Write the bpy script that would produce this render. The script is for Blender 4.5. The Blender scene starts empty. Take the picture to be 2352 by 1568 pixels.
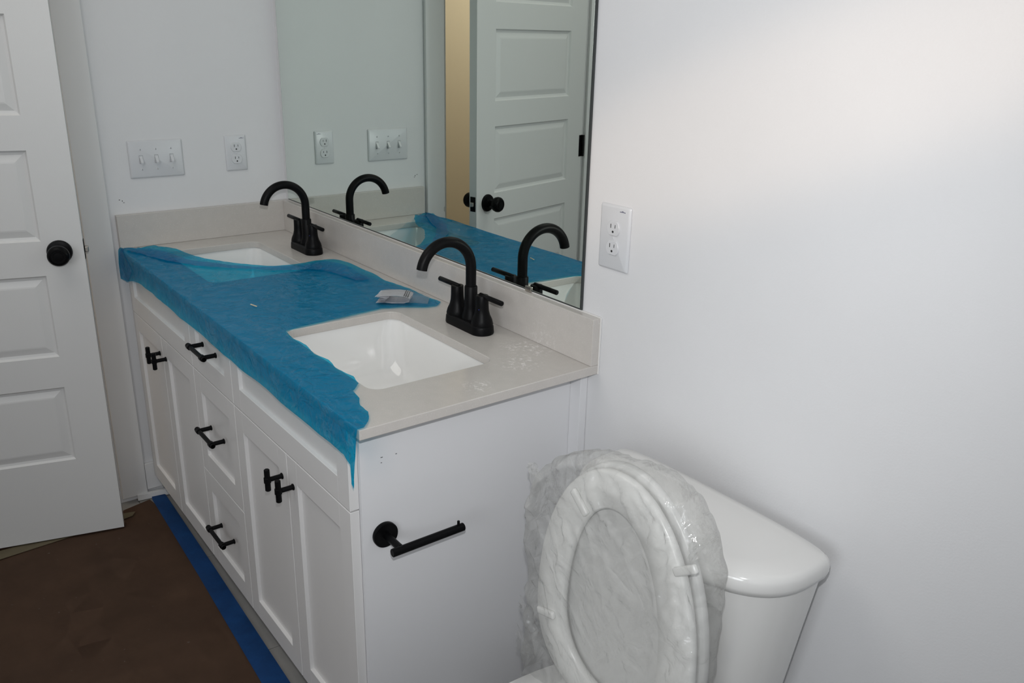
import bpy, bmesh, math, random
from mathutils import Vector, Matrix, noise
from mathutils.geometry import delaunay_2d_cdt
random.seed(7)
C = bpy.context.scene.collection
S = bpy.context.scene
PI = math.pi

# ------------------------------------------------------------------ camera, light, exposure
cam = bpy.data.cameras.new('camera'); co = bpy.data.objects.new('camera', cam); C.objects.link(co)
co.location = (2.8117, -1.1614, 1.5166); co.rotation_euler = (1.229, -0.0209, 0.9223)
cam.sensor_width = 36; cam.lens = 1950.96/2352*36; cam.clip_start = 0.02
S.camera = co
S.view_settings.view_transform = 'Standard'; S.view_settings.look = 'None'
S.view_settings.exposure = 0.46; S.view_settings.gamma = 1.0; S.view_settings.use_curve_mapping = False
w = bpy.data.worlds.new('world'); S.world = w; w.use_nodes = True
w.node_tree.nodes['Background'].inputs[0].default_value = (.8, .88, 1, 1)
w.node_tree.nodes['Background'].inputs[1].default_value = 0.4

def light(name, kind, loc, energy, color=(1, 1, 1), rot=None, target=None, **kw):
    l = bpy.data.lights.new(name, kind); l.energy = energy; l.color = color
    o = bpy.data.objects.new(name, l); C.objects.link(o); o.location = loc
    if rot: o.rotation_euler = rot
    if target is not None: o.rotation_euler = (Vector(target)-Vector(loc)).to_track_quat('-Z', 'Y').to_euler()
    for k, v in kw.items(): setattr(l, k, v)
    return o
cm = co.rotation_euler.to_matrix()
fl = Vector(co.location)+cm@Vector((0, .095, -.02))
light('camera_flash', 'SPOT', fl, 34.5, (.98, .99, 1.0), target=fl+cm@Vector((.0, .12, -1)), spot_size=math.radians(100), spot_blend=1.0, shadow_soft_size=.012)
light('window_daylight', 'AREA', (3.2, -2.705, 1.62), 14.0, (.93, .97, 1), target=(3.0, 0, 1.45), shape='RECTANGLE', size=1.1, size_y=1.0)
light('ceiling_fill', 'AREA', (1.0, -1.35, 2.59), 7.8, (1, .97, .92), rot=(0, 0, 0), shape='RECTANGLE', size=1.4, size_y=1.2)  # added fill light for the left side, no fixture modelled
_s = light('warm_streak_spot', 'SPOT', (3.45, -2.68, 2.1), 66, (1, .74, .52), target=(1.98, 0, 1.42), spot_size=math.radians(9), spot_blend=1.0, shadow_soft_size=.05)  # added spot, stretched to throw the warm streak on the right wall
_d = (Vector((1.98, 0, 1.42))-_s.location).normalized(); _x = Vector((.93, 0, .36)); _x = (_x-_d*_x.dot(_d)).normalized(); _z = -_d; _y = _z.cross(_x)
_s.rotation_euler = Matrix((_x, _y, _z)).transposed().to_euler(); _s.scale = (4.4, .72, 1)
light('hall_light', 'AREA', (-.25, -2.2, 2.2), 17, (1, .96, .9), target=(-1.3, -1.3, 1.5), shape='RECTANGLE', size=.5, size_y=.8)

# ------------------------------------------------------------------ helpers
def link(name, me, m=None, parent=None):
    o = bpy.data.objects.new(name, me); C.objects.link(o)
    if m: me.materials.append(m)
    if parent: o.parent = parent
    return o
def obj(name, bm, m=None, parent=None, smooth=False, angle=None):
    bmesh.ops.recalc_face_normals(bm, faces=bm.faces)
    me = bpy.data.meshes.new(name); 
    if smooth:
        for f in bm.faces: f.smooth = True
        if angle:
            for e in bm.edges:
                if len(e.link_faces) == 2 and e.calc_face_angle(0) > math.radians(angle): e.smooth = False
    bm.to_mesh(me); bm.free()
    o = link(name, me, m, parent)
    return o
def thing(name, label, cat, loc=(0, 0, 0), group=None):
    o = bpy.data.objects.new(name, None); C.objects.link(o); o.location = loc; o.empty_display_size = .05
    o['label'] = label; o['category'] = cat
    if group: o['group'] = group
    return o
def tag(o, label, cat, group=None):
    o['label'] = label; o['category'] = cat
    if group: o['group'] = group
    return o
def struct(o): o['kind'] = 'structure'; return o
def box(bm, x0, x1, y0, y1, z0, z1, bev=0, seg=2):
    x0, x1 = sorted((x0, x1)); y0, y1 = sorted((y0, y1)); z0, z1 = sorted((z0, z1))
    r = bmesh.ops.create_cube(bm, size=1); vs = r['verts']
    for v in vs: v.co = Vector(((x0+x1)/2+v.co.x*(x1-x0), (y0+y1)/2+v.co.y*(y1-y0), (z0+z1)/2+v.co.z*(z1-z0)))
    if bev:
        es = list({e for v in vs for e in v.link_edges})
        bmesh.ops.bevel(bm, geom=es, offset=bev, segments=seg, affect='EDGES', profile=.5)
    return bm
def B(*a, **k): return box(bmesh.new(), *a, **k)
def loft(bm, rings, cap0=True, cap1=True, closed=True):
    R = [[bm.verts.new(p) for p in r] for r in rings]
    n = len(R[0])
    for a, b in zip(R, R[1:]):
        for i in range(n if closed else n-1):
            j = (i+1) % n
            bm.faces.new((a[i], a[j], b[j], b[i]))
    if cap0: bm.faces.new(R[0][::-1])
    if cap1: bm.faces.new(R[-1])
    return bm
def tube(bm, pts, rad, n=20, caps=True):
    pts = [Vector(p) for p in pts]
    if not isinstance(rad, (list, tuple)): rad = [rad]*len(pts)
    t = (pts[1]-pts[0]).normalized()
    u = t.orthogonal().normalized(); rings = []
    for i, p in enumerate(pts):
        if i == 0: tt = pts[1]-pts[0]
        elif i == len(pts)-1: tt = pts[-1]-pts[-2]
        else: tt = (pts[i]-pts[i-1]).normalized()+(pts[i+1]-pts[i]).normalized()
        tt.normalize()
        u = (u-tt*u.dot(tt)).normalized(); v = tt.cross(u)
        rings.append([p+(u*math.cos(2*PI*k/n)+v*math.sin(2*PI*k/n))*rad[i] for k in range(n)])
    return loft(bm, rings, caps, caps)
def lathe(bm, prof, c, axis='z', n=32):
    # prof: (r, h) list
    rings = []
    for r, h in prof:
        ring = []
        for k in range(n):
            a = 2*PI*k/n; p = (r*math.cos(a), r*math.sin(a), h)
            if axis == 'x': p = (h, r*math.cos(a), r*math.sin(a))
            if axis == 'y': p = (r*math.cos(a), h, r*math.sin(a))
            ring.append(Vector(c)+Vector(p))
        rings.append(ring)
    return loft(bm, rings)
def cyl(bm, a, b, r, bev=.001, n=24):
    a, b = Vector(a), Vector(b); d = (b-a).normalized()
    return tube(bm, [a, a+d*.0001, a+d*bev, b-d*bev, b-d*.0001, b], [r-bev, r-bev, r, r, r-bev, r-bev], n)
def slab_with_holes(name, outer, holes, z0, z1, m, parent):
    bm = bmesh.new(); es = []
    for loop in [outer]+holes:
        vs = [bm.verts.new((x, y, z1)) for x, y in loop]
        es += [bm.edges.new((vs[i], vs[(i+1) % len(vs)])) for i in range(len(vs))]
    r = bmesh.ops.triangle_fill(bm, use_beauty=True, edges=es)
    fs = list(bm.faces)
    e = bmesh.ops.extrude_face_region(bm, geom=fs)
    for v in e['geom']:
        if isinstance(v, bmesh.types.BMVert): v.co.z = z0
    return obj(name, bm, m, parent)
def rrect(cx, cy, hx, hy, r, n=8):
    out = []
    for sx, sy, a0 in ((1, 1, 0), (-1, 1, 90), (-1, -1, 180), (1, -1, 270)):
        for k in range(n+1):
            a = math.radians(a0+90*k/n)
            out.append((cx+sx*(hx-r)+r*math.cos(a), cy+sy*(hy-r)+r*math.sin(a)))
    return out

# ------------------------------------------------------------------ materials
def mat(name, col, rough=.5, spec=.5, metal=0, var=None, bump=0, bscale=200, coat=0, speck=None, vscale=4):
    m = bpy.data.materials.new(name); m.use_nodes = True; nt = m.node_tree; b = nt.nodes['Principled BSDF']
    b.inputs['Base Color'].default_value = (*col, 1); b.inputs['Roughness'].default_value = rough
    b.inputs['Metallic'].default_value = metal; b.inputs['Specular IOR Level'].default_value = spec
    b.inputs['Coat Weight'].default_value = coat
    tc = nt.nodes.new('ShaderNodeTexCoord'); src = None
    if var:
        n = nt.nodes.new('ShaderNodeTexNoise'); n.inputs['Scale'].default_value = vscale; n.inputs['Detail'].default_value = 8; n.inputs['Roughness'].default_value = .6
        nt.links.new(tc.outputs['Object'], n.inputs['Vector'])
        r = nt.nodes.new('ShaderNodeValToRGB'); r.color_ramp.elements[0].position = .35; r.color_ramp.elements[1].position = .68
        r.color_ramp.elements[0].color = (*var, 1); r.color_ramp.elements[1].color = (*col, 1)
        nt.links.new(n.outputs['Fac'], r.inputs['Fac']); src = r.outputs['Color']
    if speck:
        n = nt.nodes.new('ShaderNodeTexNoise'); n.inputs['Scale'].default_value = speck[1]; n.inputs['Detail'].default_value = 3
        nt.links.new(tc.outputs['Object'], n.inputs['Vector'])
        r = nt.nodes.new('ShaderNodeValToRGB'); r.color_ramp.elements[0].position = speck[2]; r.color_ramp.elements[1].position = speck[2]+.06
        r.color_ramp.elements[0].color = (0, 0, 0, 1); r.color_ramp.elements[1].color = (1, 1, 1, 1)
        nt.links.new(n.outputs['Fac'], r.inputs['Fac'])
        mx = nt.nodes.new('ShaderNodeMix'); mx.data_type = 'RGBA'
        nt.links.new(r.outputs['Color'], mx.inputs['Factor'])
        if src: nt.links.new(src, mx.inputs['A'])
        else: mx.inputs['A'].default_value = (*col, 1)
        mx.inputs['B'].default_value = (*speck[0], 1); src = mx.outputs['Result']
    if src: nt.links.new(src, b.inputs['Base Color'])
    if bump:
        n = nt.nodes.new('ShaderNodeTexNoise'); n.inputs['Scale'].default_value = bscale; n.inputs['Detail'].default_value = 4
        nt.links.new(tc.outputs['Object'], n.inputs['Vector'])
        bp = nt.nodes.new('ShaderNodeBump'); bp.inputs['Strength'].default_value = bump; bp.inputs['Distance'].default_value = .001
        nt.links.new(n.outputs['Fac'], bp.inputs['Height']); nt.links.new(bp.outputs['Normal'], b.inputs['Normal'])
    return m
M = {}
M['wall'] = mat('wall_paint', (.70, .70, .71), .55, .4, var=(.675, .675, .685), bump=.25, bscale=260, vscale=2.2)
M['ceil'] = mat('ceiling_paint', (.75, .75, .74), .8)
M['trim'] = mat('trim_paint', (.70, .70, .70), .35, .5)
M['door'] = mat('door_paint', (.66, .66, .655), .4, .5, bump=.12, bscale=300)
M['tan'] = mat('tan_hall_paint', (.50, .40, .275), .7)
M['tile'] = mat('grey_tile', (.30, .29, .275), .5, .4, var=(.25, .245, .235), vscale=9)
M['grout'] = mat('grout', (.2, .2, .19), .9)
M['paper'] = mat('brown_paper', (.145, .085, .055), .75, .3, var=(.115, .068, .045), bump=.3, bscale=60, speck=((.24, .19, .16), 55, .72), vscale=6)
M['tape'] = mat('blue_painter_tape', (.018, .105, .34), .6, .4, var=(.014, .075, .24), bump=.4, bscale=120, vscale=14)
M['mtape'] = mat('tan_masking_tape', (.26, .22, .14), .7)
M['cab'] = mat('cabinet_white', (.68, .67, .665), .38, .5)
M['cabside'] = mat('cabinet_side_white', (.70, .70, .715), .4, .5, bump=.1, bscale=300)
M['gap'] = mat('dark_gap', (.08, .08, .085), .8)
M['quartz'] = mat('warm_grey_quartz', (.54, .51, .48), .22, .5, var=(.515, .488, .46), bump=0, speck=((.60, .58, .56), 420, .62), vscale=40)
M['ceramic'] = mat('white_ceramic', (.77, .765, .75), .06, .6, coat=.5)
M['toilet'] = mat('toilet_china', (.70, .695, .68), .10, .55, coat=.3)
M['seat'] = mat('toilet_seat_plastic', (.74, .74, .725), .25, .5)
M['lid'] = mat('toilet_lid_shaded', (.63, .63, .62), .3, .5)  # lid darkened: shade inside the seat ring is put into the colour
M['black'] = mat('matte_black_metal', (.004, .004, .0045), .4, .10)
M['blackg'] = mat('satin_black_metal', (.003, .003, .0035), .36, .10)
M['plate'] = mat('plate_plastic', (.60, .61, .63), .3, .5)
M['slot'] = mat('slot_black', (.01, .01, .01), .6)
M['print'] = mat('dark_print', (.05, .05, .12), .6)
M['nickel'] = mat('satin_nickel', (.55, .52, .47), .3, .5, metal=1)
M['white_paper'] = mat('leaflet_paper', (.82, .82, .85), .6, .3, bump=.2, bscale=90)
M['wood'] = mat('splinter_wood', (.65, .55, .38), .7)
M['bluedot'] = mat('blue_dot', (.01, .02, .16), .4)
M['caulk'] = mat('caulk_white', (.72, .71, .69), .5)
M['dust'] = mat('plaster_dust', (.72, .70, .68), .9)
M['edge'] = mat('mirror_edge_dark', (.03, .035, .035), .3)
# plaster dust smudges on the stone (object space of the slab)
nt = M['quartz'].node_tree; b = nt.nodes['Principled BSDF']; base = b.inputs['Base Color'].links[0].from_socket
tc = nt.nodes.new('ShaderNodeTexCoord'); acc = None
for px_, py_, rad_ in ((1.435, -.060, .075), (1.555, -.275, .040), (1.50, -.13, .06), (1.33, -.50, .05)):
    d_ = nt.nodes.new('ShaderNodeVectorMath'); d_.operation = 'DISTANCE'; d_.inputs[1].default_value = (px_, py_, .876); nt.links.new(tc.outputs['Object'], d_.inputs[0])
    mr_ = nt.nodes.new('ShaderNodeMapRange'); mr_.inputs[1].default_value = rad_; mr_.inputs[2].default_value = rad_*.15; nt.links.new(d_.outputs['Value'], mr_.inputs[0])
    if acc is None: acc = mr_.outputs[0]
    else:
        a_ = nt.nodes.new('ShaderNodeMath'); a_.operation = 'MAXIMUM'; nt.links.new(acc, a_.inputs[0]); nt.links.new(mr_.outputs[0], a_.inputs[1]); acc = a_.outputs[0]
nz_ = nt.nodes.new('ShaderNodeTexNoise'); nz_.inputs['Scale'].default_value = 90; nz_.inputs['Detail'].default_value = 8; nz_.inputs['Roughness'].default_value = .75; nt.links.new(tc.outputs['Object'], nz_.inputs[0])
rp_ = nt.nodes.new('ShaderNodeMapRange'); rp_.inputs[1].default_value = .52; rp_.inputs[2].default_value = .62; nt.links.new(nz_.outputs['Fac'], rp_.inputs[0])
mu_ = nt.nodes.new('ShaderNodeMath'); mu_.operation = 'MULTIPLY'; nt.links.new(acc, mu_.inputs[0]); nt.links.new(rp_.outputs[0], mu_.inputs[1])
mx_ = nt.nodes.new('ShaderNodeMix'); mx_.data_type = 'RGBA'; mx_.inputs['B'].default_value = (.80, .78, .76, 1); nt.links.new(mu_.outputs[0], mx_.inputs['Factor']); nt.links.new(base, mx_.inputs['A']); nt.links.new(mx_.outputs['Result'], b.inputs['Base Color'])
# mirror
m = bpy.data.materials.new('mirror_silver'); m.use_nodes = True; b = m.node_tree.nodes['Principled BSDF']
b.inputs['Base Color'].default_value = (.76, .83, .78, 1); b.inputs['Metallic'].default_value = 1; b.inputs['Roughness'].default_value = 0.0
M['mirror'] = m

def film_mat(name, tint, diff, kd, rough, bumps, gl=1.0, streak=0):
    """thin plastic sheet: tinted see-through + a little milky diffuse + glossy skin"""
    m = bpy.data.materials.new(name); m.use_nodes = True; nt = m.node_tree; nt.nodes.clear()
    N = nt.nodes.new; L = nt.links.new
    out = N('ShaderNodeOutputMaterial'); tr = N('ShaderNodeBsdfTransparent'); tr.inputs[0].default_value = (*tint, 1)
    df = N('ShaderNodeBsdfDiffuse'); df.inputs[0].default_value = (*diff, 1)
    tl = N('ShaderNodeBsdfTranslucent'); tl.inputs[0].default_value = (*diff, 1)
    md = N('ShaderNodeMixShader'); md.inputs[0].default_value = .4; L(df.outputs[0], md.inputs[1]); L(tl.outputs[0], md.inputs[2])
    tc = N('ShaderNodeTexCoord')
    nz = N('ShaderNodeTexNoise'); nz.inputs['Scale'].default_value = 14; nz.inputs['Detail'].default_value = 6; L(tc.outputs['Object'], nz.inputs[0])
    mr = N('ShaderNodeMapRange'); mr.inputs[1].default_value = .35; mr.inputs[2].default_value = .7; mr.inputs[3].default_value = kd*.55; mr.inputs[4].default_value = kd*1.5
    L(nz.outputs['Fac'], mr.inputs[0])
    kf = mr.outputs[0]
    if streak:      # pale crease marks, with crease highlights painted into the colour
        mp = N('ShaderNodeMapping'); mp.inputs['Scale'].default_value = (7, 19, 12); mp.inputs['Rotation'].default_value = (0, 0, .35); L(tc.outputs['Object'], mp.inputs[0])
        n3 = N('ShaderNodeTexNoise'); n3.inputs['Scale'].default_value = 1; n3.inputs['Detail'].default_value = 7; n3.inputs['Roughness'].default_value = .62; n3.inputs['Distortion'].default_value = 1.2; L(mp.outputs[0], n3.inputs[0])
        r3 = N('ShaderNodeValToRGB'); e = r3.color_ramp.elements; e[0].position = .50; e[0].color = (0, 0, 0, 1); e[1].position = .56; e[1].color = (0, 0, 0, 1)
        q = e.new(.53); q.color = (1, 1, 1, 1); L(n3.outputs['Fac'], r3.inputs[0])
        cm_ = N('ShaderNodeMix'); cm_.data_type = 'RGBA'; cm_.inputs['A'].default_value = (*diff, 1); cm_.inputs['B'].default_value = (.25, .48, .62, 1)
        fm = N('ShaderNodeMath'); fm.operation = 'MULTIPLY'; fm.inputs[1].default_value = streak; L(r3.outputs[0], fm.inputs[0]); L(fm.outputs[0], cm_.inputs['Factor'])
        L(cm_.outputs['Result'], df.inputs[0])
    m1 = N('ShaderNodeMixShader'); L(kf, m1.inputs[0]); L(tr.outputs[0], m1.inputs[1]); L(md.outputs[0], m1.inputs[2])
    g = N('ShaderNodeBsdfGlossy'); g.inputs['Roughness'].default_value = rough
    fr = N('ShaderNodeFresnel'); fr.inputs[0].default_value = 1.45
    ml = N('ShaderNodeMath'); ml.operation = 'MULTIPLY'; ml.inputs[1].default_value = gl; mn = N('ShaderNodeMath'); mn.operation = 'MINIMUM'; mn.inputs[1].default_value = .30; L(fr.outputs[0], mn.inputs[0]); L(mn.outputs[0], ml.inputs[0])
    bp = N('ShaderNodeBump'); bp.inputs['Strength'].default_value = .6; bp.inputs['Distance'].default_value = bumps[1]
    n2 = N('ShaderNodeTexNoise'); n2.inputs['Scale'].default_value = bumps[0]; n2.inputs['Detail'].default_value = 5; n2.inputs['Distortion'].default_value = .8
    L(tc.outputs['Object'], n2.inputs[0])
    vo = N('ShaderNodeTexVoronoi'); vo.feature = 'DISTANCE_TO_EDGE'; vo.inputs['Scale'].default_value = bumps[0]*1.1
    va = N('ShaderNodeVectorMath'); va.operation = 'MULTIPLY_ADD'; va.inputs[1].default_value = (.10, .10, .10); L(n2.outputs['Color'], va.inputs[0]); L(tc.outputs['Object'], va.inputs[2]); L(va.outputs[0], vo.inputs['Vector'])
    ad = N('ShaderNodeMath'); ad.operation = 'ADD'; L(n2.outputs['Fac'], ad.inputs[0]); L(vo.outputs['Distance'], ad.inputs[1]); L(ad.outputs[0], bp.inputs['Height'])
    for q in (g, df, fr): L(bp.outputs[0], q.inputs['Normal'])
    m2 = N('ShaderNodeMixShader'); L(ml.outputs[0], m2.inputs[0]); L(m1.outputs[0], m2.inputs[1]); L(g.outputs[0], m2.inputs[2])
    L(m2.outputs[0], out.inputs[0])
    return m
M['film'] = film_mat('blue_film', (.03, .61, .87), (.002, .31, .54), .38, .15, (22, .007), .55, .45)
M['clear'] = film_mat('clear_bag_plastic', (.97, .97, .965), (.95, .95, .93), .17, .09, (13, .016), .9)
M['clear2'] = film_mat('clear_packet_plastic', (.99, .99, .99), (.9, .93, .95), .04, .09, (30, .005), .6)

H = 0.876; L_ = 1.603; D = .559; BT = .022; CT = .020; BS = .103

# ------------------------------------------------------------------ room
struct(obj('wall_right', B(-.12, 4.2, 0, .12, 0, 2.6), M['wall']))
bm = bmesh.new()
box(bm, -.12, 0, -.663, 0, 0, 2.6); box(bm, -.12, 0, -2.7, -1.372, 0, 2.6); box(bm, -.12, 0, -1.372, -.663, 2.06, 2.6)
wl = struct(obj('wall_left', bm, M['wall']))
bm = bmesh.new()   # back wall with the window opening
box(bm, -.12, 2.55, -2.82, -2.7, 0, 2.6); box(bm, 3.85, 4.2, -2.82, -2.7, 0, 2.6); box(bm, 2.55, 3.85, -2.82, -2.7, 0, 1.05); box(bm, 2.55, 3.85, -2.82, -2.7, 2.2, 2.6)
struct(obj('wall_back', bm, M['wall']))
struct(obj('wall_near', B(4.2, 4.32, -2.82, .12, 0, 2.6), M['wall']))
struct(obj('ceiling', B(-1.4, 4.32, -2.82, .12, 2.6, 2.7), M['ceil']))
bm = B(2.55, 2.6, -2.78, -2.72, 1.05, 2.2)
box(bm, 3.8, 3.85, -2.78, -2.72, 1.05, 2.2); box(bm, 2.6, 3.8, -2.78, -2.72, 1.05, 1.1); box(bm, 2.6, 3.8, -2.78, -2.72, 2.15, 2.2); box(bm, 2.6, 3.8, -2.77, -2.73, 1.6, 1.64)
struct(obj('window_1', bm, M['trim']))
bm = bmesh.new(); box(bm, -1.4, -1.3, -2.7, .1, 0, 2.6); box(bm, -1.3, -.12, -2.8, -2.7, 0, 2.6); box(bm, -1.3, -.12, 0, .1, 0, 2.6)
struct(obj('wall_hall', bm, M['tan']))
fl_ = struct(obj('floor', B(-1.4, 4.32, -2.82, .12, -.05, -.003), M['grout']))
# tiles along the vanity front, each a piece
xs = [-.12, .483, .993, 1.60, 2.21, 2.82]
me_t = None
for i, (a, b_) in enumerate(zip(xs, xs[1:])):
    for y0, y1 in ((-.30, 0.0), (-.61, -.30), (-.92, -.61), (-1.23, -.92), (-1.54, -1.23), (-1.85, -1.54)):
        if a < 0 and y0 < -.62 and y1 > -.62: pass
        o = obj('tile', B(a+.0013, b_-.0013, y0+.0013, y1-.0013, -.006, 0, bev=.0008, seg=1), M['tile'], fl_)
# door casing and jamb on the left wall
def trim(name, *a, **k): return struct(obj(name, B(*a, **k), M['trim']))
trim('trim_1', 0, .016, -.657, -.576, .018, 2.05, bev=.003)
trim('trim_2', 0, .016, -1.46, -1.378, .003, 2.05, bev=.003)
trim('trim_3', 0, .016, -1.46, -.576, 2.051, 2.135, bev=.003)
bm = B(-.12, .0, -.6635, -.645+-.0, .003, 2.06) if False else B(-.118, -.001, -.672, -.6632, .003, 2.059)
box(bm, -.118, -.001, -1.372, -1.3635, .003, 2.059); box(bm, -.118, -.001, -1.3635, -.672, 2.05, 2.0595)
box(bm, -.085, -.045, -.684, -.672, .003, 2.05)
struct(obj('trim_4', bm, M['trim']))
# baseboard stub between casing and vanity, lifted off the floor
struct(obj('baseboard_left', B(0, .013, -.575, -.03, .030, .128, bev=.002), M['trim']))
bm = B(-.052, .052, -.006, .006, -.011, .011, bev=.001)
o = obj('shoe_moulding_scrap', bm, M['trim']); o.location = (.024, -.560, .0135); o.rotation_euler = (0, .0, math.radians(82))
tag(o, 'short loose scrap of white moulding on floor between casing and vanity', 'moulding scrap')

# ------------------------------------------------------------------ door 1 (ajar, five panels)
HY, TH = -1.362, math.radians(14.0)
dr = struct(bpy.data.objects.new('door_1', None)); C.objects.link(dr); dr.location = (.012, HY, 0); dr.rotation_euler = (-.005, 0, -TH)
# local: +y runs from the hinge to the latch edge, +x faces the bathroom
DW, DT = .687, .035
pz = [(.276, .515), (.612, .857), (.957, 1.208), (1.30, 1.554), (1.645, 1.895)]
st0, st1 = .105, DW-.105
bm = bmesh.new()
def dframe(bm):
    # stiles
    box(bm, -DT, 0, 0, st0, .014, 2.04); box(bm, -DT, 0, st1, DW, .014, 2.04)
    zs = [.014]+[v for p in pz for v in p]+[2.04]
    for a, b_ in zip(zs[0::2], zs[1::2]): box(bm, -DT, 0, st0, st1, a, b_)
    bmesh.ops.remove_doubles(bm, verts=bm.verts, dist=1e-5)
dframe(bm)
obj('door_frame', bm, M['door'], dr)
def panel_mesh(w0, w1, z0, z1):
    bm = bmesh.new(); rings = []
    # moulded edge sinks then the raised field rises again
    for ins, d in ((0, 0), (.005, -.007), (.012, -.0085), (.030, -.0035), (.034, -.003)):
        rings.append([(d, w0+ins, z0+ins), (d, w1-ins, z0+ins), (d, w1-ins, z1-ins), (d, w0+ins, z1-ins)])
    loft(bm, rings, False, True)
    r2 = [[(-DT-d, *p[1:]) for p in r] for r, d in zip(rings, (0, -.007, -.0085, -.0035, -.003))]
    loft(bm, r2, False, True)
    return bm
for z0, z1 in pz: obj('panel', panel_mesh(st0, st1, z0, z1), M['door'], dr)
KY, KZ = DW-.062, .925
for s in (1, -1):
    prof = [(.0, 0), (.033, .0), (.0335, .004), (.031, .009), (.018, .012), (.012, .016), (.0115, .03), (.016, .036), (.0265, .043), (.029, .052), (.0285, .060), (.024, .067), (.020, .0685), (.0195, .067), (.0125, .067), (.012, .069), (0.0005, .0695)]
    x0 = 0 if s > 0 else -DT
    kn = obj('door_knob', lathe(bmesh.new(), [(max(r, .0005), h*s) for r, h in prof[4:]], (x0, KY, KZ), 'x', 32), M['blackg'], dr, True, 40)
    obj('rosette', lathe(bmesh.new(), [(.0005, 0)]+[(r, h*s) for r, h in prof[1:5]]+[(.0005, .012*s)], (x0, KY, KZ), 'x', 32), M['blackg'], kn, True, 40)
lp = obj('latch_plate', B(-DT/2-.0125, -DT/2+.0125, DW-.001, DW+.0015, KZ-.028, KZ+.028, bev=.0006), M['blackg'], dr)
obj('latch_bolt', B(-DT/2-.007, -DT/2+.008, DW+.001, DW+.012, KZ-.008, KZ+.008, bev=.002), M['nickel'], lp)
for z in (.25, 1.09, 1.80):
    bm = B(-.001, .0012, -.006, .018, z-.045, z+.045); cyl(bm, (.006, -.004, z-.045), (.006, -.004, z+.045), .006)
    obj('hinge', bm, M['blackg'], dr)

# ------------------------------------------------------------------ vanity cabinet
van = thing('vanity_cabinet', 'white shaker double vanity cabinet with black pulls under the stone top', 'cabinet', (.03, -.5295, 0))
def P(o, par):   # parent keeping world coordinates
    o.parent = par      # a part made here already sits in world coordinates
    mtx = Matrix.Identity(4) if par.parent else Matrix.Translation(par.location)
    o.matrix_parent_inverse = mtx.inverted(); return o
def part(name, bm, m, par, **k): return P(obj(name, bm, m, None, **k), par)
FY = -.5495
bm = bmesh.new()
box(bm, .028, .046, -.5295, -.02, .085, H-CT-.001)                 # left side
box(bm, .046, 1.524, -.5290, -.512, .085, .125); box(bm, .046, 1.524, -.5290, -.512, .78, H-CT-.001)
box(bm, .046, 1.524, -.5290, -.512, .655, .700)
for x in (.60, .90): box(bm, x, x+.05, -.5290, -.512, .125, .655)
box(bm, .046, 1.524, -.512, -.02, .085, .100)                     # bottom deck
box(bm, .046, 1.524, -.034, -.02, .1, .70)
part('body', bm, M['cab'], van)
bm = B(1.524, 1.540, -.5295, -.020, .002, H-CT-.004)
sp_ = part('side_panel', bm, M['cabside'], van)
for y_, z_, a_ in ((-.484, .776, .0022), (-.453, .7745, .0016), (-.485, .765, .0012)):
    part('scuff', B(1.5398, 1.5404, y_-a_, y_+a_, z_-.0007, z_+.0007), M['gap'], sp_)
part('filler_strip', B(1.5405, 1.573, -.021, -.001, .002, H-CT-.001, bev=.001), M['cabside'], van)
part('toe_kick', B(.03, 1.524, -.462, -.450, .001, .085), M['cab'], van)
def front(name, x0, x1, z0, z1, w_=.048, rl=.055):
    y0, y1 = FY, -.530
    bm = bmesh.new()
    g = .0008
    box(bm, x0, x0+w_, y0, y1, z0, z1, bev=g, seg=1); box(bm, x1-w_, x1, y0, y1, z0, z1, bev=g, seg=1)
    box(bm, x0+w_-.001, x1-w_+.001, y0+.00005, y1, z0, z0+rl, bev=g, seg=1); box(bm, x0+w_-.001, x1-w_+.001, y0+.00005, y1, z1-rl, z1, bev=g, seg=1)
    o = part(name, bm, M['cab'], van)
    part('panel', B(x0+w_-.002, x1-w_+.002, y0+.009, y1-.002, z0+rl-.002, z1-rl+.002), M['cab'], o)
    return o
def standoff(bm, a, b_):
    cyl(bm, a, b_, .0058, .0008); 
BY = FY-.034
def t_knob(par, x, z):
    bm = bmesh.new(); cyl(bm, (x, BY, z-.026), (x, BY, z+.026), .0062, .0015); cyl(bm, (x, BY, z-.0065), (x, BY, z+.0065), .0078, .0008)
    cyl(bm, (x, FY, z), (x, BY+.003, z), .0055, .0006); cyl(bm, (x, FY, z), (x, FY-.003, z), .0072, .0006)
    part('knob', bm, M['black'], par, smooth=True, angle=35)
def pull(par, x, z):
    bm = bmesh.new(); cyl(bm, (x-.062, BY, z), (x+.062, BY, z), .0055, .0012)
    for s in (-1, 1):
        cyl(bm, (x+s*.048-.007, BY, z), (x+s*.048+.007, BY, z), .0078, .001)
        cyl(bm, (x+s*.062-.004*s, BY, z), (x+s*.062, BY, z), .0068, .001)
        cyl(bm, (x+s*.048, FY, z), (x+s*.048, BY+.003, z), .0056, .0006); cyl(bm, (x+s*.048, FY, z), (x+s*.048, FY-.003, z), .007, .0006)
    part('pull', bm, M['black'], par, smooth=True, angle=35)
ZB, ZT, ZM, ZU = .089, .6745, .378, .848
d = front('door', .028, .3293, ZB, ZT); t_knob(d, .302, .615)
d = front('door', .3323, .6215, ZB, ZT); t_knob(d, .362, .615)
d = front('door', .9279, 1.2340, ZB, ZT); t_knob(d, 1.205, .608)
d = front('door', 1.2370, 1.532, ZB, ZT); t_knob(d, 1.264, .608)
d = front('drawer', .6245, .9249, ZT+.003, ZU); pull(d, .781, .772)
d = front('drawer', .6245, .9249, ZM+.0015, ZT); pull(d, .778, .538)
d = front('drawer', .6245, .9249, ZB, ZM-.0015); pull(d, .778, .243)
front('false_front', .028, .6215, ZT+.003, ZU); front('false_front', .9279, 1.532, ZT+.003, ZU)

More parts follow.
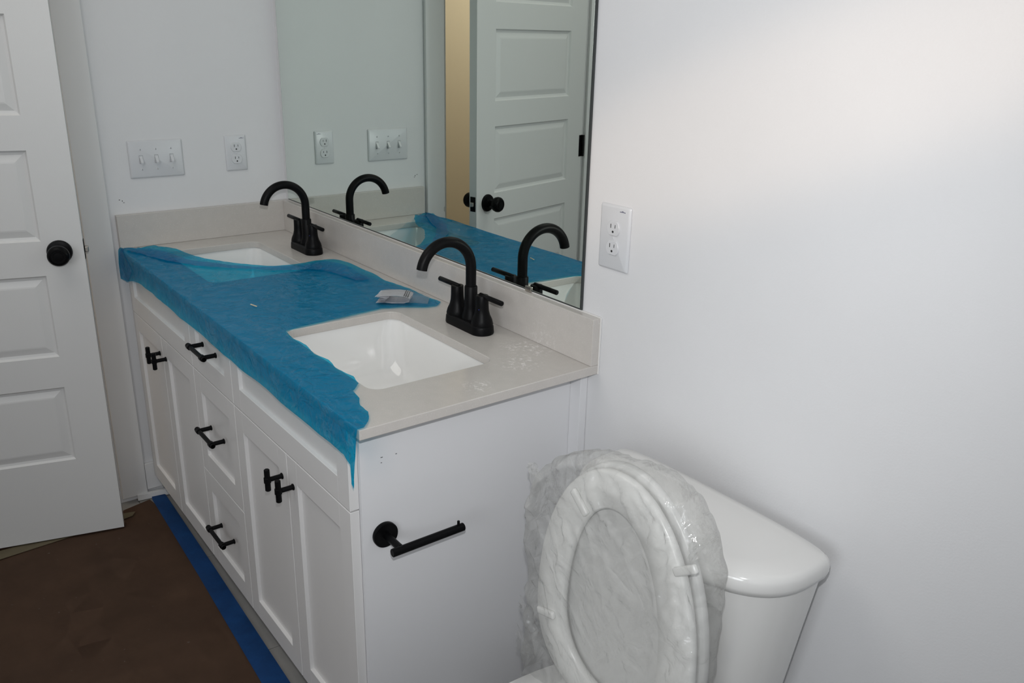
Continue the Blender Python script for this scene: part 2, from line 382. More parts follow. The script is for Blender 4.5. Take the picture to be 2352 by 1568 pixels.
# ------------------------------------------------------------------ countertop
top = thing('countertop', 'warm grey stone vanity top with short back and side splashes', 'countertop', (L_/2, -D/2, H-CT))
holes = [rrect(.345, -.312, .212, .146, .030), rrect(1.250, -.312, .212, .146, .030)]
o = P(slab_with_holes('slab', [(.001, -D), (L_, -D), (L_, -.001), (.001, -.001)], holes, H-CT, H, M['quartz'], None), top)
md = o.modifiers.new('bevel', 'BEVEL'); md.width = .0015; md.segments = 2; md.limit_method = 'ANGLE'; md.angle_limit = math.radians(60)
part('backsplash', B(.0235, L_, -BT, -.001, H+.0002, H+BS, bev=.0012), M['quartz'], top)
part('side_splash', B(.001, .0228, -D, -.001, H+.0002, H+BS, bev=.0012), M['quartz'], top)
bm = B(L_-.0005, L_+.003, -.0035, -.0005, H-CT, H+BS+.001, bev=.001); box(bm, .03, L_, -.004, -.0006, H+BS+.0002, H+BS+.0025)
part('caulk_line', bm, M['caulk'], top)

# ------------------------------------------------------------------ sinks
def sink(cx, label):
    t = thing('sink', label, 'sink', (cx, -.312, H-CT-.15), group='undermount sinks')
    rings = []
    zt = H-CT-.0005
    spec_ = [(.232, .166, .030, 0), (.216, .150, .034, 0), (.2145, .1485, .036, -.006), (.206, .142, .045, -.04), (.188, .134, .045, -.085), (.170, .124, .05, -.115), (.148, .108, .05, -.130), (.11, .075, .045, -.138), (.03, .025, .02, -.141)]
    for hx, hy, r, dz in spec_: rings.append([(x, y, zt+dz) for x, y in rrect(cx, -.312, hx, hy, r, 10)])
    # outside shell
    out = [(.05, .04, .03, -.155), (.13, .08, .05, -.153), (.175, .115, .06, -.146), (.20, .14, .05, -.11), (.22, .155, .04, -.02), (.232, .166, .030, -.012)]
    bm = bmesh.new(); loft(bm, rings, False, True)
    ro = [[(x, y, zt+dz) for x, y in rrect(cx, -.312, hx, hy, r, 10)] for hx, hy, r, dz in out]
    loft(bm, ro+[rings[0]], True, False)
    bmesh.ops.remove_doubles(bm, verts=bm.verts, dist=1e-5)
    part('basin', bm, M['ceramic'], t, smooth=True, angle=60)
    part('drain', lathe(bmesh.new(), [(.0005, 0), (.021, 0), (.0215, .0015), (.017, .002), (.016, .0005), (.0005, .001)], (cx, -.312, zt-.141), 'z', 24), M['black'], t, smooth=True, angle=40)
    return t
sink(.345, 'white undermount sink at the far end, mostly covered by blue film')
sink(1.250, 'white undermount sink nearest the toilet, left uncovered')

# ------------------------------------------------------------------ faucets
def faucet(label):
    t = thing('faucet', label, 'faucet', (1.247, -.085, H), group='black vanity faucets')
    X, Y = 1.247, -.085
    def stadium(hw, r, z): return [(x, y, z) for x, y in rrect(X, Y, hw, r, r-.0002, 12)]
    bm = bmesh.new(); loft(bm, [stadium(.078, .0275, H), stadium(.0790, .0285, H+.003), stadium(.0775, .0275, H+.017), stadium(.0755, .0255, H+.0215), stadium(.070, .021, H+.0235)])
    part('base', bm, M['black'], t, smooth=True, angle=50)
    part('indicator_line', lathe(bmesh.new(), [(.0005, .0), (.004, 0), (.004, .0012), (.0005, .0016)], (X+.012, Y-.019, H+.0235), 'z', 12), M['nickel'], t, smooth=True) if False else None
    # spout
    bm = bmesh.new()
    lathe(bm, [(.022, H+.022), (.0215, H+.027), (.0175, H+.040), (.0155, H+.052), (.0152, H+.0985), (.0140, H+.1005), (.0125, H+.1006)], (X, Y+.004, 0), 'z', 32)
    yc, zc, Rr = Y+.004-.0665, 1.0205, .0665
    pts = [(X, Y+.004, H+.09), (X, Y+.004, 1.0)]
    for k in range(0, 33):
        a = math.radians(170*k/32); pts.append((X, yc+Rr*math.cos(a), zc+Rr*math.sin(a)))
    e0 = Vector(pts[-1]); dd = (e0-Vector(pts[-2])).normalized()
    n0 = len(pts); rad = [.0122]*n0
    tube(bm, pts, rad, 24)
    lathe_c = e0+dd*.0005
    part('spout', bm, M['black'], t, smooth=True, angle=35)
    for s in (-1, 1):
        cx = X+s*.0508
        bm = lathe(bmesh.new(), [(.0005, H+.021), (.0255, H+.0215), (.0255, H+.026), (.0235, H+.034), (.0185, H+.045), (.0160, H+.056), (.0152, H+.068), (.0148, H+.089), (.0140, H+.0905), (.0005, H+.0906)], (cx, Y, 0), 'z', 32)
        h = part('handle', bm, M['black'], t, smooth=True, angle=35)
        bm = bmesh.new(); cyl(bm, (cx-s*.008, Y, H+.0895), (cx+s*.077, Y, H+.0895), .0058, .0018)
        part('lever', bm, M['black'], h, smooth=True, angle=50)
        part('handle_ring', lathe(bmesh.new(), [(.0258, -.0006), (.0262, 0), (.0258, .0006)], (cx, Y, H+.0235), 'z', 32), M['blackg'], h, smooth=True)
    hot = None
    # blue cold-water dot on the right handle
    a = math.radians(-62); r = .0157; cx = X+.0508
    p = Vector((cx+r*math.cos(a), Y+r*math.sin(a), H+.060)); nrm = Vector((math.cos(a), math.sin(a), 0))
    bm = bmesh.new(); cyl(bm, p-nrm*.001, p+nrm*.0008, .0014, .0003, 12)
    part('cold_dot', bm, M['bluedot'], h, smooth=True); 
    return t
f1 = faucet('matte black two-handle faucet behind the uncovered sink, nearest the toilet')
def copy_tree(o, parent=None):
    c = o.copy(); C.objects.link(c)
    if parent is not None:
        c.parent = parent; c.matrix_parent_inverse = o.matrix_parent_inverse.copy()
    for ch in list(o.children): copy_tree(ch, c)
    return c
f2 = copy_tree(f1); f2.location.x = .343
f2['label'] = 'matte black two-handle faucet behind the film-covered sink, nearest the light switches'

# ------------------------------------------------------------------ mirror
mir = thing('wall_mirror', 'large frameless wall mirror above the vanity backsplash', 'mirror', (.79, -.003, H+BS))
MX0, MX1, MZ1 = .031, 1.546, 2.05
bm = B(MX0, MX1, -.0050, -.001, H+BS+.0035, MZ1)
part('mirror_backing', bm, M['edge'], mir)
part('mirror_glass', B(MX0+.002, MX1-.0045, -.0056, -.0051, H+BS+.0065, MZ1-.002), M['mirror'], mir)
bm = B(1.357, 1.379, -.0085, -.0057, H+BS+.001, H+BS+.013, bev=.001)
part('mirror_clip', bm, M['nickel'], mir)

# ------------------------------------------------------------------ wall plates
def plate_mesh(w_, h_, t_=.0055):
    bm = bmesh.new(); rings = []
    for ins, z in ((0, 0), (0, .0015), (.002, .0042), (.005, t_)):
        rings.append([(x, y, z) for x, y in rrect(0, 0, w_/2-ins, h_/2-ins, .0035, 4)])
    return loft(bm, rings)
def outlet(loc, rot, w_, h_, label, mark=True):
    t = thing('outlet', label, 'outlet', loc); t.rotation_euler = rot
    # local frame: x right, y up, z out of the wall
    obj('cover_plate', plate_mesh(w_, h_), M['plate'], t, True, 30)
    for s in (1, -1):
        bm = bmesh.new(); rings = []
        for ins, z in ((-.0006, .0050), (-.0006, .0054), (0, .0075), (.0008, .0082)):
            ring = []
            for k in range(40):
                a = 2*PI*k/40; rr = .0172-ins
                ring.append((rr*math.cos(a), s*.0193+max(-.0142+ins, min(.0142-ins, rr*math.sin(a))), z))
            rings.append(ring)
        rc = obj('receptacle', loft(bm, rings), M['plate'], t, True, 30)
        bm = bmesh.new()
        y = s*.0193
        box(bm, -.0068, -.0052, y+.0005, y+.0085, .0078, .0085); box(bm, .0052, .0066, y+.0012, y+.0078, .0078, .0085)
        lathe(bm, [(.0024, .0078), (.0024, .0085)], (0, y-.0065, 0), 'z', 12)
        obj('slots', bm, M['slot'], rc)
    obj('screw', lathe(bmesh.new(), [(.0030, .005), (.003, .0062), (.0018, .0068)], (0, 0, 0), 'z', 14), M['plate'], t, True, 40)
    if mark:
        k = w_/.07
        bm = bmesh.new(); x0, y0 = .012*k, h_/2-.0105
        for j in range(7): box(bm, x0+j*.0022, x0+j*.0022+.0017, y0-.0007, y0+.0007, .0054, .00575)
        box(bm, x0+.0055, x0+.0095, y0+.0012, y0+.0022, .0054, .00575)
        obj('printed_mark', bm, M['print'], t)
    return t
RL = (PI/2, 0, PI/2)     # on the x=0 wall facing +x
RR = (PI/2, 0, 0)        # on the y=0 wall facing -y
outlet((.0005, -.1628, 1.1454), RL, .0705, .115, 'white duplex outlet beside the triple light switch, near the mirror')
outlet((1.6293, -.0005, 1.1528), RR, .083, .1293, 'larger white duplex outlet on the bare wall right of the mirror')
t = thing('light_switch', 'white three-gang toggle switch plate on the wall beside the door', 'light switch', (.0005, -.4158, 1.1427)); t.rotation_euler = RL
obj('cover_plate', plate_mesh(.1638, .115), M['plate'], t, True, 30)
for i in (-1, 0, 1):
    x = i*.046
    bm = bmesh.new(); box(bm, x-.0056, x+.0056, -.0125, .0125, .0048, .0056); 
    fr = obj('toggle_slot', bm, M['gap'], t)
    bm = bmesh.new(); box(bm, x-.0050, x+.0050, -.0118, .0118, .0050, .0060)
    loft(bm, [[(x-.0045, -.004, .006), (x+.0045, -.004, .006), (x+.0045, .0085, .006), (x-.0045, .0085, .006)], [(x-.0035, -.0135, .0165), (x+.0035, -.0135, .0165), (x+.0035, -.0085, .0175), (x-.0035, -.0085, .0175)]])
    obj('toggle', bm, M['plate'], t)
    for s in (-1, 1):
        sc = obj('screw', lathe(bmesh.new(), [(.0030, .005), (.003, .0060), (.0020, .0066)], (x, s*.0302, 0), 'z', 14), M['plate'], t, True, 40)
        obj('screw_slot', B(x-.0004, x+.0004, s*.0302-.0024, s*.0302+.0024, .0062, .0069), M['gap'], sc)
# small wall blemishes (nail pops and paint chips)
bm = bmesh.new()
for dy, dz, w_, h_ in ((0, 0, .004, .002), (.009, -.005, .002, .004), (.012, -.009, .004, .0015)):
    box(bm, 0, .0015, -.541+dy, -.541+dy+w_, 1.023+dz, 1.023+dz+h_, bev=.0006, seg=1)
o = P(obj('paint_chip', bm, M['gap']), wl)

# ------------------------------------------------------------------ paper holder on the cabinet side
XS = 1.540
tp = thing('paper_holder', 'black pivot toilet paper holder with empty bar on the vanity side', 'toilet paper holder', (XS, -.484, .612))
part('mount_plate', lathe(bmesh.new(), [(.0005, 0), (.0255, 0), (.026, .002), (.026, .008), (.025, .0095), (.0005, .0096)], (XS, -.484, .612), 'x', 40), M['blackg'], tp, smooth=True, angle=35)
bm = bmesh.new(); cyl(bm, (XS+.008, -.484, .612), (XS+.062, -.484, .612), .0072, .0006)
part('post', bm, M['blackg'], tp, smooth=True, angle=35)
bm = bmesh.new(); cyl(bm, (XS+.068, -.505, .612), (XS+.068, -.345, .612), .0082, .001)
br = part('bar', bm, M['blackg'], tp, smooth=True, angle=35)
bm = bmesh.new(); cyl(bm, (XS+.068, -.357, .618), (XS+.068, -.357, .629), .0028, .0006, 12)
part('stop_pin', bm, M['blackg'], br, smooth=True, angle=35)

# ------------------------------------------------------------------ floor paper and tapes
def sheet(name, poly, z, m, thick=.0006, amp=0, step=.05):
    bm = bmesh.new()
    pts = [Vector(p) for p in poly]
    x0, x1 = min(p.x for p in pts), max(p.x for p in pts); y0, y1 = min(p.y for p in pts), max(p.y for p in pts)
    n = len(pts)
    if amp:
        def inside(q):
            c = False
            for i in range(n):
                a, b_ = pts[i], pts[i-1]
                if (a.y > q.y) != (b_.y > q.y) and q.x < (b_.x-a.x)*(q.y-a.y)/(b_.y-a.y)+a.x: c = not c
            return c
        xx = x0+step/2
        while xx < x1:
            yy = y0+step/2
            while yy < y1:
                q = Vector((xx+random.uniform(-.2, .2)*step, yy+random.uniform(-.2, .2)*step))
                if inside(q): pts.append(q)
                yy += step
            xx += step
    r = delaunay_2d_cdt(pts, [], [list(range(n))], 1, 1e-6)
    vs = [bm.verts.new((p.x, p.y, z+(amp*(.5+.5*noise.noise(Vector((p.x*5, p.y*5, z*50)))) if amp else 0))) for p in r[0]]
    for f in r[2]:
        try: bm.faces.new([vs[i] for i in f])
        except ValueError: pass
    bmesh.ops.solidify(bm, geom=list(bm.faces), thickness=thick)
    return obj(name, bm, m, None, True, 40)
pp = sheet('floor_paper', [(.035, -.578), (.12, -.565), (.60, -.572), (1.2, -.582), (2.0, -.605), (3.0, -.63), (3.0, -2.5), (.06, -2.5), (.045, -1.2), (.05, -.95), (.075, -.68), (.058, -.668)], .0012, M['paper'], .0006, .004, .08)
tag(pp, 'brown protective paper spread over the bathroom floor', 'floor paper')
tapepoly = [(-.006, -.566), (.012, -.530), (.020, -.526), (.55, -.535), (1.14, -.549), (1.7, -.565), (2.4, -.588), (2.4, -.642), (1.7, -.622), (1.10, -.607), (.55, -.587), (.03, -.573)]
tp_ = sheet('painter_tape', [(x+.02, y) for x, y in tapepoly], .0062, M['tape'], .0004, .0025, .03)
tag(tp_, 'blue painter tape strip along the paper edge before the vanity', 'tape')
mt = sheet('masking_tape', [(.150, -1.5), (.150, -1.05), (.128, -.72), (.118, -.655), (.095, -.640), (.085, -.672), (.095, -.73), (.098, -1.05), (.10, -1.5)], .0058, M['mtape'], .0003, .0015, .03)
tag(mt, 'tan masking tape strip on floor paper under the door', 'tape')

# ------------------------------------------------------------------ blue protective film over the counter
def film_sheet(name, poly, zoff, m, parent, step=.010, amp=.0022, lift=None, smooth_seed=0):
    """poly in (x, s): s >= 0 lies on the top going back from the front edge, s < 0 hangs down the front"""
    pts = []
    n0 = len(poly)
    for i in range(n0):     # subdivide and roughen the outline
        a, b_ = Vector(poly[i]), Vector(poly[(i+1) % n0]); k = max(1, int((b_-a).length/.009))
        nr = Vector((-(b_-a).y, (b_-a).x)).normalized()
        for j in range(k):
            q = a.lerp(b_, j/k)
            q = q+nr*(.25 if q.y < -.02 and q.x < 1.55 else 1)*(.0022*noise.noise(Vector((q.x*45, q.y*45, 3+smooth_seed)))+.003*noise.noise(Vector((q.x*14, q.y*14, 9+smooth_seed))))
            pts.append(q)
    n = len(pts); outl = list(pts)
    def inside(q):
        c = False
        for i in range(n):
            a, b_ = outl[i], outl[i-1]
            if (a.y > q.y) != (b_.y > q.y) and q.x < (b_.x-a.x)*(q.y-a.y)/(b_.y-a.y)+a.x: c = not c
        return c
    x0, x1 = min(p.x for p in pts), max(p.x for p in pts); y0, y1 = min(p.y for p in pts), max(p.y for p in pts)
    ys = []
    y = step*.6
    while y < y1: ys.append(y); y += step
    for yy in (.003, 0, -.003, -.009, -.016): ys.append(yy)
    y = -.024
    while y > y0: ys.append(y); y -= step*.8
    for yy in ys:
        xx = x0
        while xx < x1:
            q = Vector((xx, yy))
            if inside(q) and min((q-p).length for p in outl[::2]) > .003: pts.append(q)
            xx += step
    r = delaunay_2d_cdt(pts, [], [list(range(n))], 1, 1e-6)
    bm = bmesh.new(); vs = []
    for p in r[0]:
        x, s = p.x, p.y
        nz = noise.noise(Vector((x*9+s*4, s*16, 1+smooth_seed)))*.55+abs(noise.noise(Vector((x*26, s*30, 5+smooth_seed))))*.45
        if s >= 0:
            h = zoff+amp*(.5+nz)+(lift(x, s) if lift else 0)
            v = Vector((x, -D-.0025+s, H+h))
        else:
            rad = .004
            d = -s
            yo = -D-.0025-rad*min(1, d/.006)*.6
            fl = max(0, d-.02)
            yo += -fl*.10*(.5+noise.noise(Vector((x*7, 2+smooth_seed, 0))))-.004*abs(noise.noise(Vector((x*12, s*9, 7))))*min(1, d/.02)
            v = Vector((x, yo-zoff*.5, H+zoff+.0015*max(0, 1-d/.004)-d*.985))
            if x > L_+.001 and False: pass
        vs.append(bm.verts.new(v))
    for f in r[2]:
        try: bm.faces.new([vs[i] for i in f])
        except ValueError: pass
    return obj(name, bm, m, parent, True)
def lift(x, s):
    # tented ridge along the back edge over and past the covered sink, plus a crease fan from the left corner
    h = 0
    dx, ds = x-.60, s-.455
    h += .020*math.exp(-(dx/.12)**2-(ds/.07)**2)
    dx, ds = x-.14, s-.10
    h += .010*math.exp(-(dx/.10)**2-(ds/.045)**2)
    ang = math.atan2(s+.01, x-.02); rr = math.hypot(x-.02, s)
    h += .0035*max(0, math.sin(ang*34))*math.exp(-((rr-.15)/.2)**2)
    return h
film_poly = [(.030, .004), (.052, .045), (.085, .085), (.145, .125), (.203, .150), (.293, .172), (.40, .235), (.47, .295), (.50, .36), (.525, .42), (.565, .462), (.63, .482), (.72, .505), (.80, .503), (.90, .520), (.985, .518), (1.05, .524), (1.07, .498), (1.066, .470), (1.035, .425), (1.012, .37), (1.020, .31), (1.030, .24), (1.038, .16), (1.046, .108),
    (1.10, .100), (1.16, .104), (1.22, .096), (1.27, .104), (1.33, .099), (1.38, .104), (1.42, .098), (1.447, .070), (1.485, .064), (1.515, .052), (1.55, .050), (1.585, .030), (1.604, .012), (1.606, -.012), (1.606, -.050), (1.600, -.082), (1.594, -.118), (1.586, -.112), (1.584, -.075), (1.560, -.064), (1.40, -.067), (1.2, -.063), (.955, -.066), (.70, -.062), (.45, -.061), (.24, -.060), (.17, -.070), (.09, -.092), (.018, -.098), (.022, -.05)]
film = thing('protective_film', 'blue translucent plastic film draped over most of the stone vanity top', 'plastic film', (.8, -.4, H))
fs = P(film_sheet('film_sheet', film_poly, .0025, M['film'], None, lift=lift), film)
fold_poly = [(.05, .006), (.075, .030), (.14, .07), (.215, .100), (.30, .125), (.40, .195), (.48, .26), (.53, .36), (.58, .425), (.68, .462), (.78, .468), (.77, .43), (.68, .405), (.60, .37), (.54, .29), (.45, .19), (.38, .125), (.28, .072), (.17, .030), (.09, .004)]
P(film_sheet('folded_flap', fold_poly, .0070, M['film'], None, lift=lift, amp=.0015, smooth_seed=4), film)
flap2 = [(.024, .002), (.05, .006), (.10, -.012), (.17, -.040), (.12, -.085), (.06, -.094), (.024, -.09), (.015, -.05)]
P(film_sheet('corner_flap', flap2, .0045, M['film'], None, amp=.0015, smooth_seed=8), film)

# splinter lying on the film
bm = B(-.013, .013, -.0015, .0015, -.001, .001, bev=.0004, seg=1)
o = obj('wood_splinter', bm, M['wood']); o.location = (.83, -.446, H+.0068); o.rotation_euler = (0, 0, math.radians(12))
tag(o, 'tiny pale wood splinter lying on the blue film', 'splinter')

# ------------------------------------------------------------------ leaflet packet
pk = thing('leaflet_packet', 'folded white printed leaflet in a small clear plastic bag on blue film', 'packet', (.985, -.125, H+.006))
pk.rotation_euler = (0, 0, math.radians(52))
# local: u = +x (towards the right in view), w = +y across
prof = [(-.052, .0165), (-.030, .0185), (.0, .0200), (.022, .0185), (.034, .0125), (.032, .005), (.020, .0012), (-.010, .0008), (-.028, .0015), (-.050, .0010), (-.028, .0030), (-.026, .0060), (-.045, .0075), (-.026, .0085), (-.022, .0115), (-.032, .0140), (-.046, .0155)]
bm = bmesh.new(); W_ = .030
rows = []
for k in range(7):
    yy = -W_+2*W_*k/6
    rows.append([bm.verts.new((u+.004*noise.noise(Vector((u*30, yy*30, 2)))+yy*.10*(1 if u < 0 else 0), yy, z+.0012*noise.noise(Vector((u*60, yy*60, 5))))) for u, z in prof])
for a, b_ in zip(rows, rows[1:]):
    for i in range(len(prof)-1): bm.faces.new((a[i], a[i+1], b_[i+1], b_[i]))
bmesh.ops.solidify(bm, geom=list(bm.faces), thickness=.0004)
lf = obj('leaflet', bm, M['white_paper'], pk, True, 30)
bm = bmesh.new()
for q, ux in enumerate((.0180, .0225, .0270)):
    yy = -.026
    while yy < .024:
        ln = random.uniform(.003, .008); zt_ = .0196-(.0009, .0018, .0040)[q]+.0009
        box(bm, ux-.0006, ux+.0006, yy, min(yy+ln, .025), zt_-.0018, zt_+.0008); yy += ln+.0018
obj('printed_text', bm, M['slot'], lf)
bm = bmesh.new(); rings = []
for k in range(15):
    u = -.040+.118*k/14; tt = k/14
    hh = .0225*(1-tt**3*.92)+.0012; ww = .034+.003*math.sin(k*1.7)
    ring = []
    for j in range(24):
        a = 2*PI*j/24
        yy = ww*math.copysign(abs(math.cos(a))**.6, math.cos(a)); zz = hh*(.5+.5*math.copysign(abs(math.sin(a))**.8, math.sin(a)))+.0004
        q = Vector((u, yy, zz)); am = .0028 if zz > .002 else 0
        q += Vector((0, 1, 1))*am*noise.noise(Vector((u*70, yy*60, zz*40)))*(1 if tt > .55 else .35)
        ring.append(q)
    rings.append(ring)
loft(bm, rings, False, True)
obj('clear_bag', bm, M['clear2'], pk, True)

# ------------------------------------------------------------------ toilet
TX = 1.982
tt_ = thing('toilet', 'white two-piece toilet beside the vanity with raised seat and lid', 'toilet', (TX, -.40, 0))
def plan(cx, hx, yb, yf, ex=2.8, n=64, bulge=.0):
    # tank-like plan: straight back at yb, bowed front at yf
    out = []
    for k in range(n):
        a = 2*PI*k/n; c, s_ = math.cos(a), math.sin(a)
        x = hx*math.copysign(abs(c)**(2/ex), c)
        ym = yb-(yb-yf)*.30
        if s_ >= 0: y = ym+(yb-ym)*abs(s_)**(2/7)
        else: y = ym-(ym-yf)*abs(s_)**(2/2.6)
        out.append((cx+x, y))
    return out
bm = bmesh.new(); rings = []
for hx, yb, yf, z in ((.165, -.055, -.185, .385), (.175, -.055, -.200, .40), (.194, -.054, -.212, .50), (.212, -.053, -.222, .62), (.229, -.052, -.231, .726)):
    rings.append([(x, y, z) for x, y in plan(TX, hx, yb, yf)])
loft(bm, rings)
part('tank', bm, M['toilet'], tt_, smooth=True, angle=50)
bm = bmesh.new(); rings = []
for hx, yb, yf, z in ((.227, -.046, -.242, .7265), (.2345, -.042, -.249, .730), (.2375, -.040, -.252, .740), (.2375, -.040, -.252, .752), (.2345, -.042, -.249, .760), (.227, -.047, -.242, .7645), (.19, -.06, -.21, .766), (.10, -.09, -.17, .7665)):
    rings.append([(x, y, z) for x, y in plan(TX, hx, yb, yf)])
loft(bm, rings)
part('tank_lid', bm, M['toilet'], tt_, smooth=True, angle=60)
def egg(cx, yc, a, bb, bf, z, n=56, eb=2.0):
    out = []
    for k in range(n):
        t_ = 2*PI*k/n; c, s_ = math.cos(t_), math.sin(t_)
        x = a*math.copysign(abs(c)**(2/ (eb if s_ > 0 else 2.05)), c); y = (bb if s_ > 0 else bf)*math.copysign(abs(s_)**(2/(eb if s_ > 0 else 2.05)), s_)
        out.append((cx+x, yc+y, z))
    return out
BX = 1.972
bm = bmesh.new()
rings = [egg(BX, -.36, .115, .20, .20, .001, eb=3), egg(BX, -.36, .118, .20, .20, .03, eb=3), egg(BX, -.37, .108, .21, .19, .08, eb=3), egg(BX, -.39, .112, .23, .21, .16, eb=3), egg(BX, -.42, .145, .26, .24, .26, eb=3), egg(BX, -.45, .172, .29, .262, .33, eb=3), egg(BX, -.46, .181, .33, .268, .358, eb=3), egg(BX, -.46, .182, .33, .270, .371, eb=3), egg(BX, -.46, .178, .325, .266, .378, eb=3),
         egg(BX, -.50,   .132, .17, .19, .378, eb=2.4), egg(BX, -.50, .128, .165, .185, .370, eb=2.4), egg(BX, -.50, .122, .16, .18, .33, eb=2.2), egg(BX, -.49, .10, .13, .17, .26, eb=2.1), egg(BX, -.47, .06, .07, .09, .19, eb=2), egg(BX, -.46, .03, .03, .04, .17, eb=2)]
loft(bm, rings)
part('bowl', bm, M['toilet'], tt_, smooth=True, angle=60)
# seat ring standing up: d = distance up from the hinge line
def stand(dc, a, db, df, y, eb=2.6, n=72):
    out = []
    for k in range(n):
        t_ = 2*PI*k/n; c, s_ = math.cos(t_), math.sin(t_)
        e = 2.05 if s_ > 0 else eb
        x = a*math.copysign(abs(c)**(2/e), c); d_ = dc+(df if s_ > 0 else db)*math.copysign(abs(s_)**(2/e), s_)
        out.append((BX+x, y+d_*.035, .397+d_))
    return out
SY = -.308
O = lambda ins, y: stand(.175, .185-ins, .171-ins, .297-ins, y)
I = lambda ins, y: stand(.175, .114+ins, .122+ins, .232+ins, y, 2.2)
bm = bmesh.new()
rr = [O(.004, SY), O(0, SY+.004), O(0, SY+.013), O(.006, SY+.0185), O(.02, SY+.021), I(.012, SY+.021), I(.003, SY+.017), I(0, SY+.010), I(0, SY+.004), I(.003, SY)]
loft(bm, rr+[rr[0]], False, False); bmesh.ops.remove_doubles(bm, verts=bm.verts, dist=1e-6)
seat = part('seat', bm, M['seat'], tt_, smooth=True, angle=60)
for (ax, az), (bx_, bz) in (((1.868, .800), (1.906, .768)), ((2.103, .768), (2.143, .796)), ((1.800, .520), (1.845, .532)), ((2.120, .52), (2.158, .508))):
    v = Vector((bx_-ax, 0, bz-az)); c = Vector(((ax+bx_)/2, SY-.003+((az+bz)/2-.397)*.035, (az+bz)/2))
    bm = B(-v.length/2, v.length/2, -.005, .004, -.007, .007, bev=.003, seg=2)
    bmesh.ops.rotate(bm, verts=bm.verts, matrix=Matrix.Rotation(-math.atan2(v.z, v.x), 3, 'Y'), cent=(0, 0, 0)); bmesh.ops.translate(bm, verts=bm.verts, vec=c)
    part('bumper', bm, M['seat'], seat, smooth=True, angle=50)
bm = bmesh.new()
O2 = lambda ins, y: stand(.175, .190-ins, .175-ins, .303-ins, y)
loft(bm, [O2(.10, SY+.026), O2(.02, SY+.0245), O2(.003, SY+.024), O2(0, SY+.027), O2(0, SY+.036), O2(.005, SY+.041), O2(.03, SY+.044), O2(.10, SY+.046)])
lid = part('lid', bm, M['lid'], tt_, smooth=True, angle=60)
for s in (-1, 1):
    bm = bmesh.new(); cyl(bm, (BX+s*.0775-.02, -.272, .412), (BX+s*.0775+.02, -.272, .412), .012, .002); cyl(bm, (BX+s*.0775, -.272, .393), (BX+s*.0775, -.272, .412), .014, .001)
    part('seat_hinge', bm, M['seat'], tt_, smooth=True, angle=50)

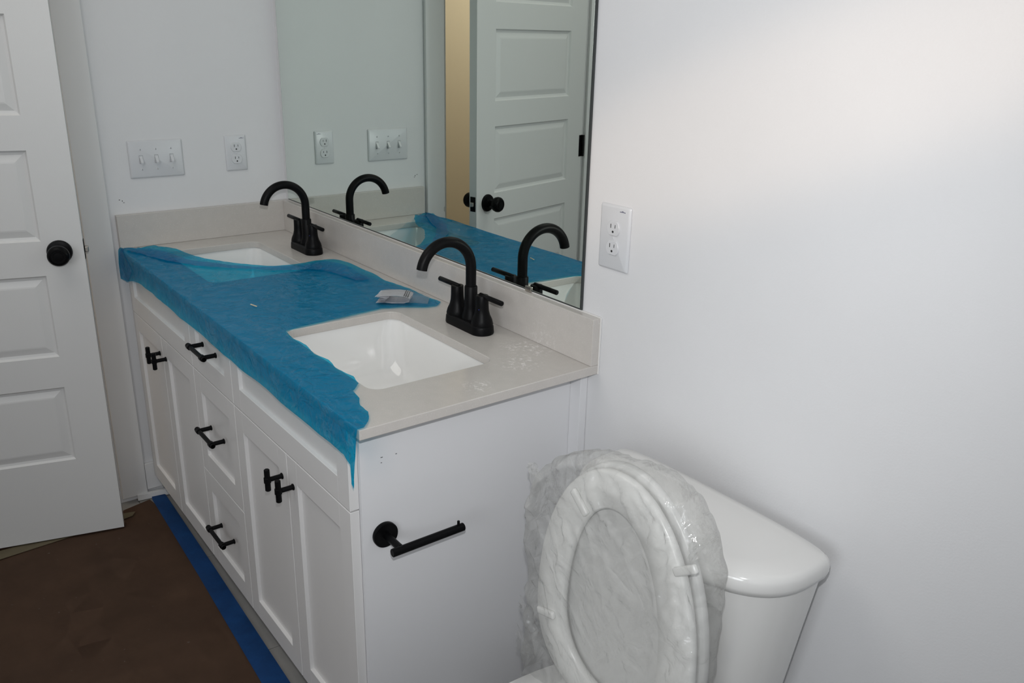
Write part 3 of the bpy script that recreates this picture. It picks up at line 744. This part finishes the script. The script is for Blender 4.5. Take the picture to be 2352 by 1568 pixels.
# clear plastic bag pulled over the raised seat and lid
def bag():
    bm = bmesh.new(); rows = []
    NU, NV = 220, 80
    # v runs: front centre -> outline -> back centre ; u runs along the outline, open at the bottom
    def outline(u):   # u 0..1 from lower left over the top to lower right, returns x, z
        P_ = [(-.205, .36), (-.209, .46), (-.210, .58), (-.222, .68), (-.224, .735), (-.205, .782), (-.150, .842), (-.085, .874), (0, .895), (.075, .905), (.125, .892), (.164, .862), (.188, .820), (.198, .750), (.198, .67), (.199, .58), (.199, .47), (.195, .36)]
        t_ = u*(len(P_)-1); i = min(int(t_), len(P_)-2); f = t_-i
        p0, p1, p2, p3 = P_[max(i-1, 0)], P_[i], P_[i+1], P_[min(i+2, len(P_)-1)]
        q = [.5*((2*p1[k])+(-p0[k]+p2[k])*f+(2*p0[k]-5*p1[k]+4*p2[k]-p3[k])*f*f+(-p0[k]+3*p1[k]-3*p2[k]+p3[k])*f**3) for k in (0, 1)]
        return Vector(q)
    cen = lambda u: Vector((0+(-.12+.24*u)*0, .36+.24*min(1, 1.6*math.sin(PI*u))))
    for i in range(NU+1):
        u = i/NU; o_ = outline(u); c_ = Vector((o_.x*.0, .36+.25*math.sin(PI*u)))
        row = []
        for j in range(NV+1):
            v = j/NV; f = 1-abs(2*v-1)                 # 0 at centre (front/back), 1 at the outline
            r = f**.62 if f > 0 else 0
            p = c_.lerp(o_, r)
            edge = max(0, 1-r)**.45
            half = .024*min(1, edge*3.5)+.0025
            yc = SY+.024+(p.y-.397)*.03
            x_, z_ = BX+p.x, p.y
            rdg = 1-abs(noise.noise(Vector((x_*15+z_*6, z_*11, 3.3+(v > .5)))))*2
            rdg2 = 1-abs(noise.noise(Vector((x_*34-z_*12, z_*25, 8.1+(v > .5)))))*2
            rdg3 = 1-abs(noise.noise(Vector((x_*22+z_*20, z_*6-x_*9, 15.7))))*2
            wr = .012*max(0, rdg-.5)+.008*max(0, rdg2-.45)+.007*max(0, rdg3-.6)+.004*noise.noise(Vector((x_*9, z_*9, 1)))
            if v <= .5: y_ = yc-half-.006-wr*(.5+.8*r)
            else: y_ = yc+half+.001+wr*.3
            if r > .8:
                k = (r-.8)/.2
                q = noise.noise(Vector((x_*30, z_*30, 4)))*.006*k; x_ += q*(1 if p.x > 0 else -1); z_ += q*.6+.004*k*noise.noise(Vector((x_*70, z_*70, 9)))
            row.append(bm.verts.new((x_, min(y_, -.255 if z_ > .71 else -.24), z_)))
        rows.append(row)
    for a, b_ in zip(rows, rows[1:]):
        for k in range(NV): bm.faces.new((a[k], a[k+1], b_[k+1], b_[k]))
    bmesh.ops.remove_doubles(bm, verts=bm.verts, dist=1e-5)
    # loose corner tufts
    def tuft(base, tip, w_):
        b0, tp0 = Vector(base), Vector(tip); d_ = tp0-b0; sd = d_.cross(Vector((0, 1, 0))).normalized()*w_
        rws = []
        for i in range(7):
            t_ = i/6; c = b0.lerp(tp0, t_); ww = (1-t_*.75)
            rws.append([bm.verts.new(c+sd*ww*(k/4-.5)+Vector((0, .008*noise.noise(Vector((k*1.3, i*.9, base[0]*40))), 0))) for k in range(5)])
        for a, b_ in zip(rws, rws[1:]):
            for k in range(4): bm.faces.new((a[k], a[k+1], b_[k+1], b_[k]))
    tuft((BX-.195, -.300, .770), (BX-.233, -.29, .792), .05); tuft((BX-.19, -.305, .80), (BX-.243, -.285, .775), .03)
    tuft((BX+.180, -.305, .86), (BX+.195, -.34, .840), .06); tuft((BX-.22, -.30, .50), (BX-.246, -.29, .46), .04); tuft((BX-.215, -.30, .42), (BX-.25, -.29, .37), .07)
    o = obj('plastic_bag', bm, M['clear'], None, True)
    return o
tag(bag(), 'clear wrinkled plastic bag pulled over the raised toilet seat', 'plastic bag')
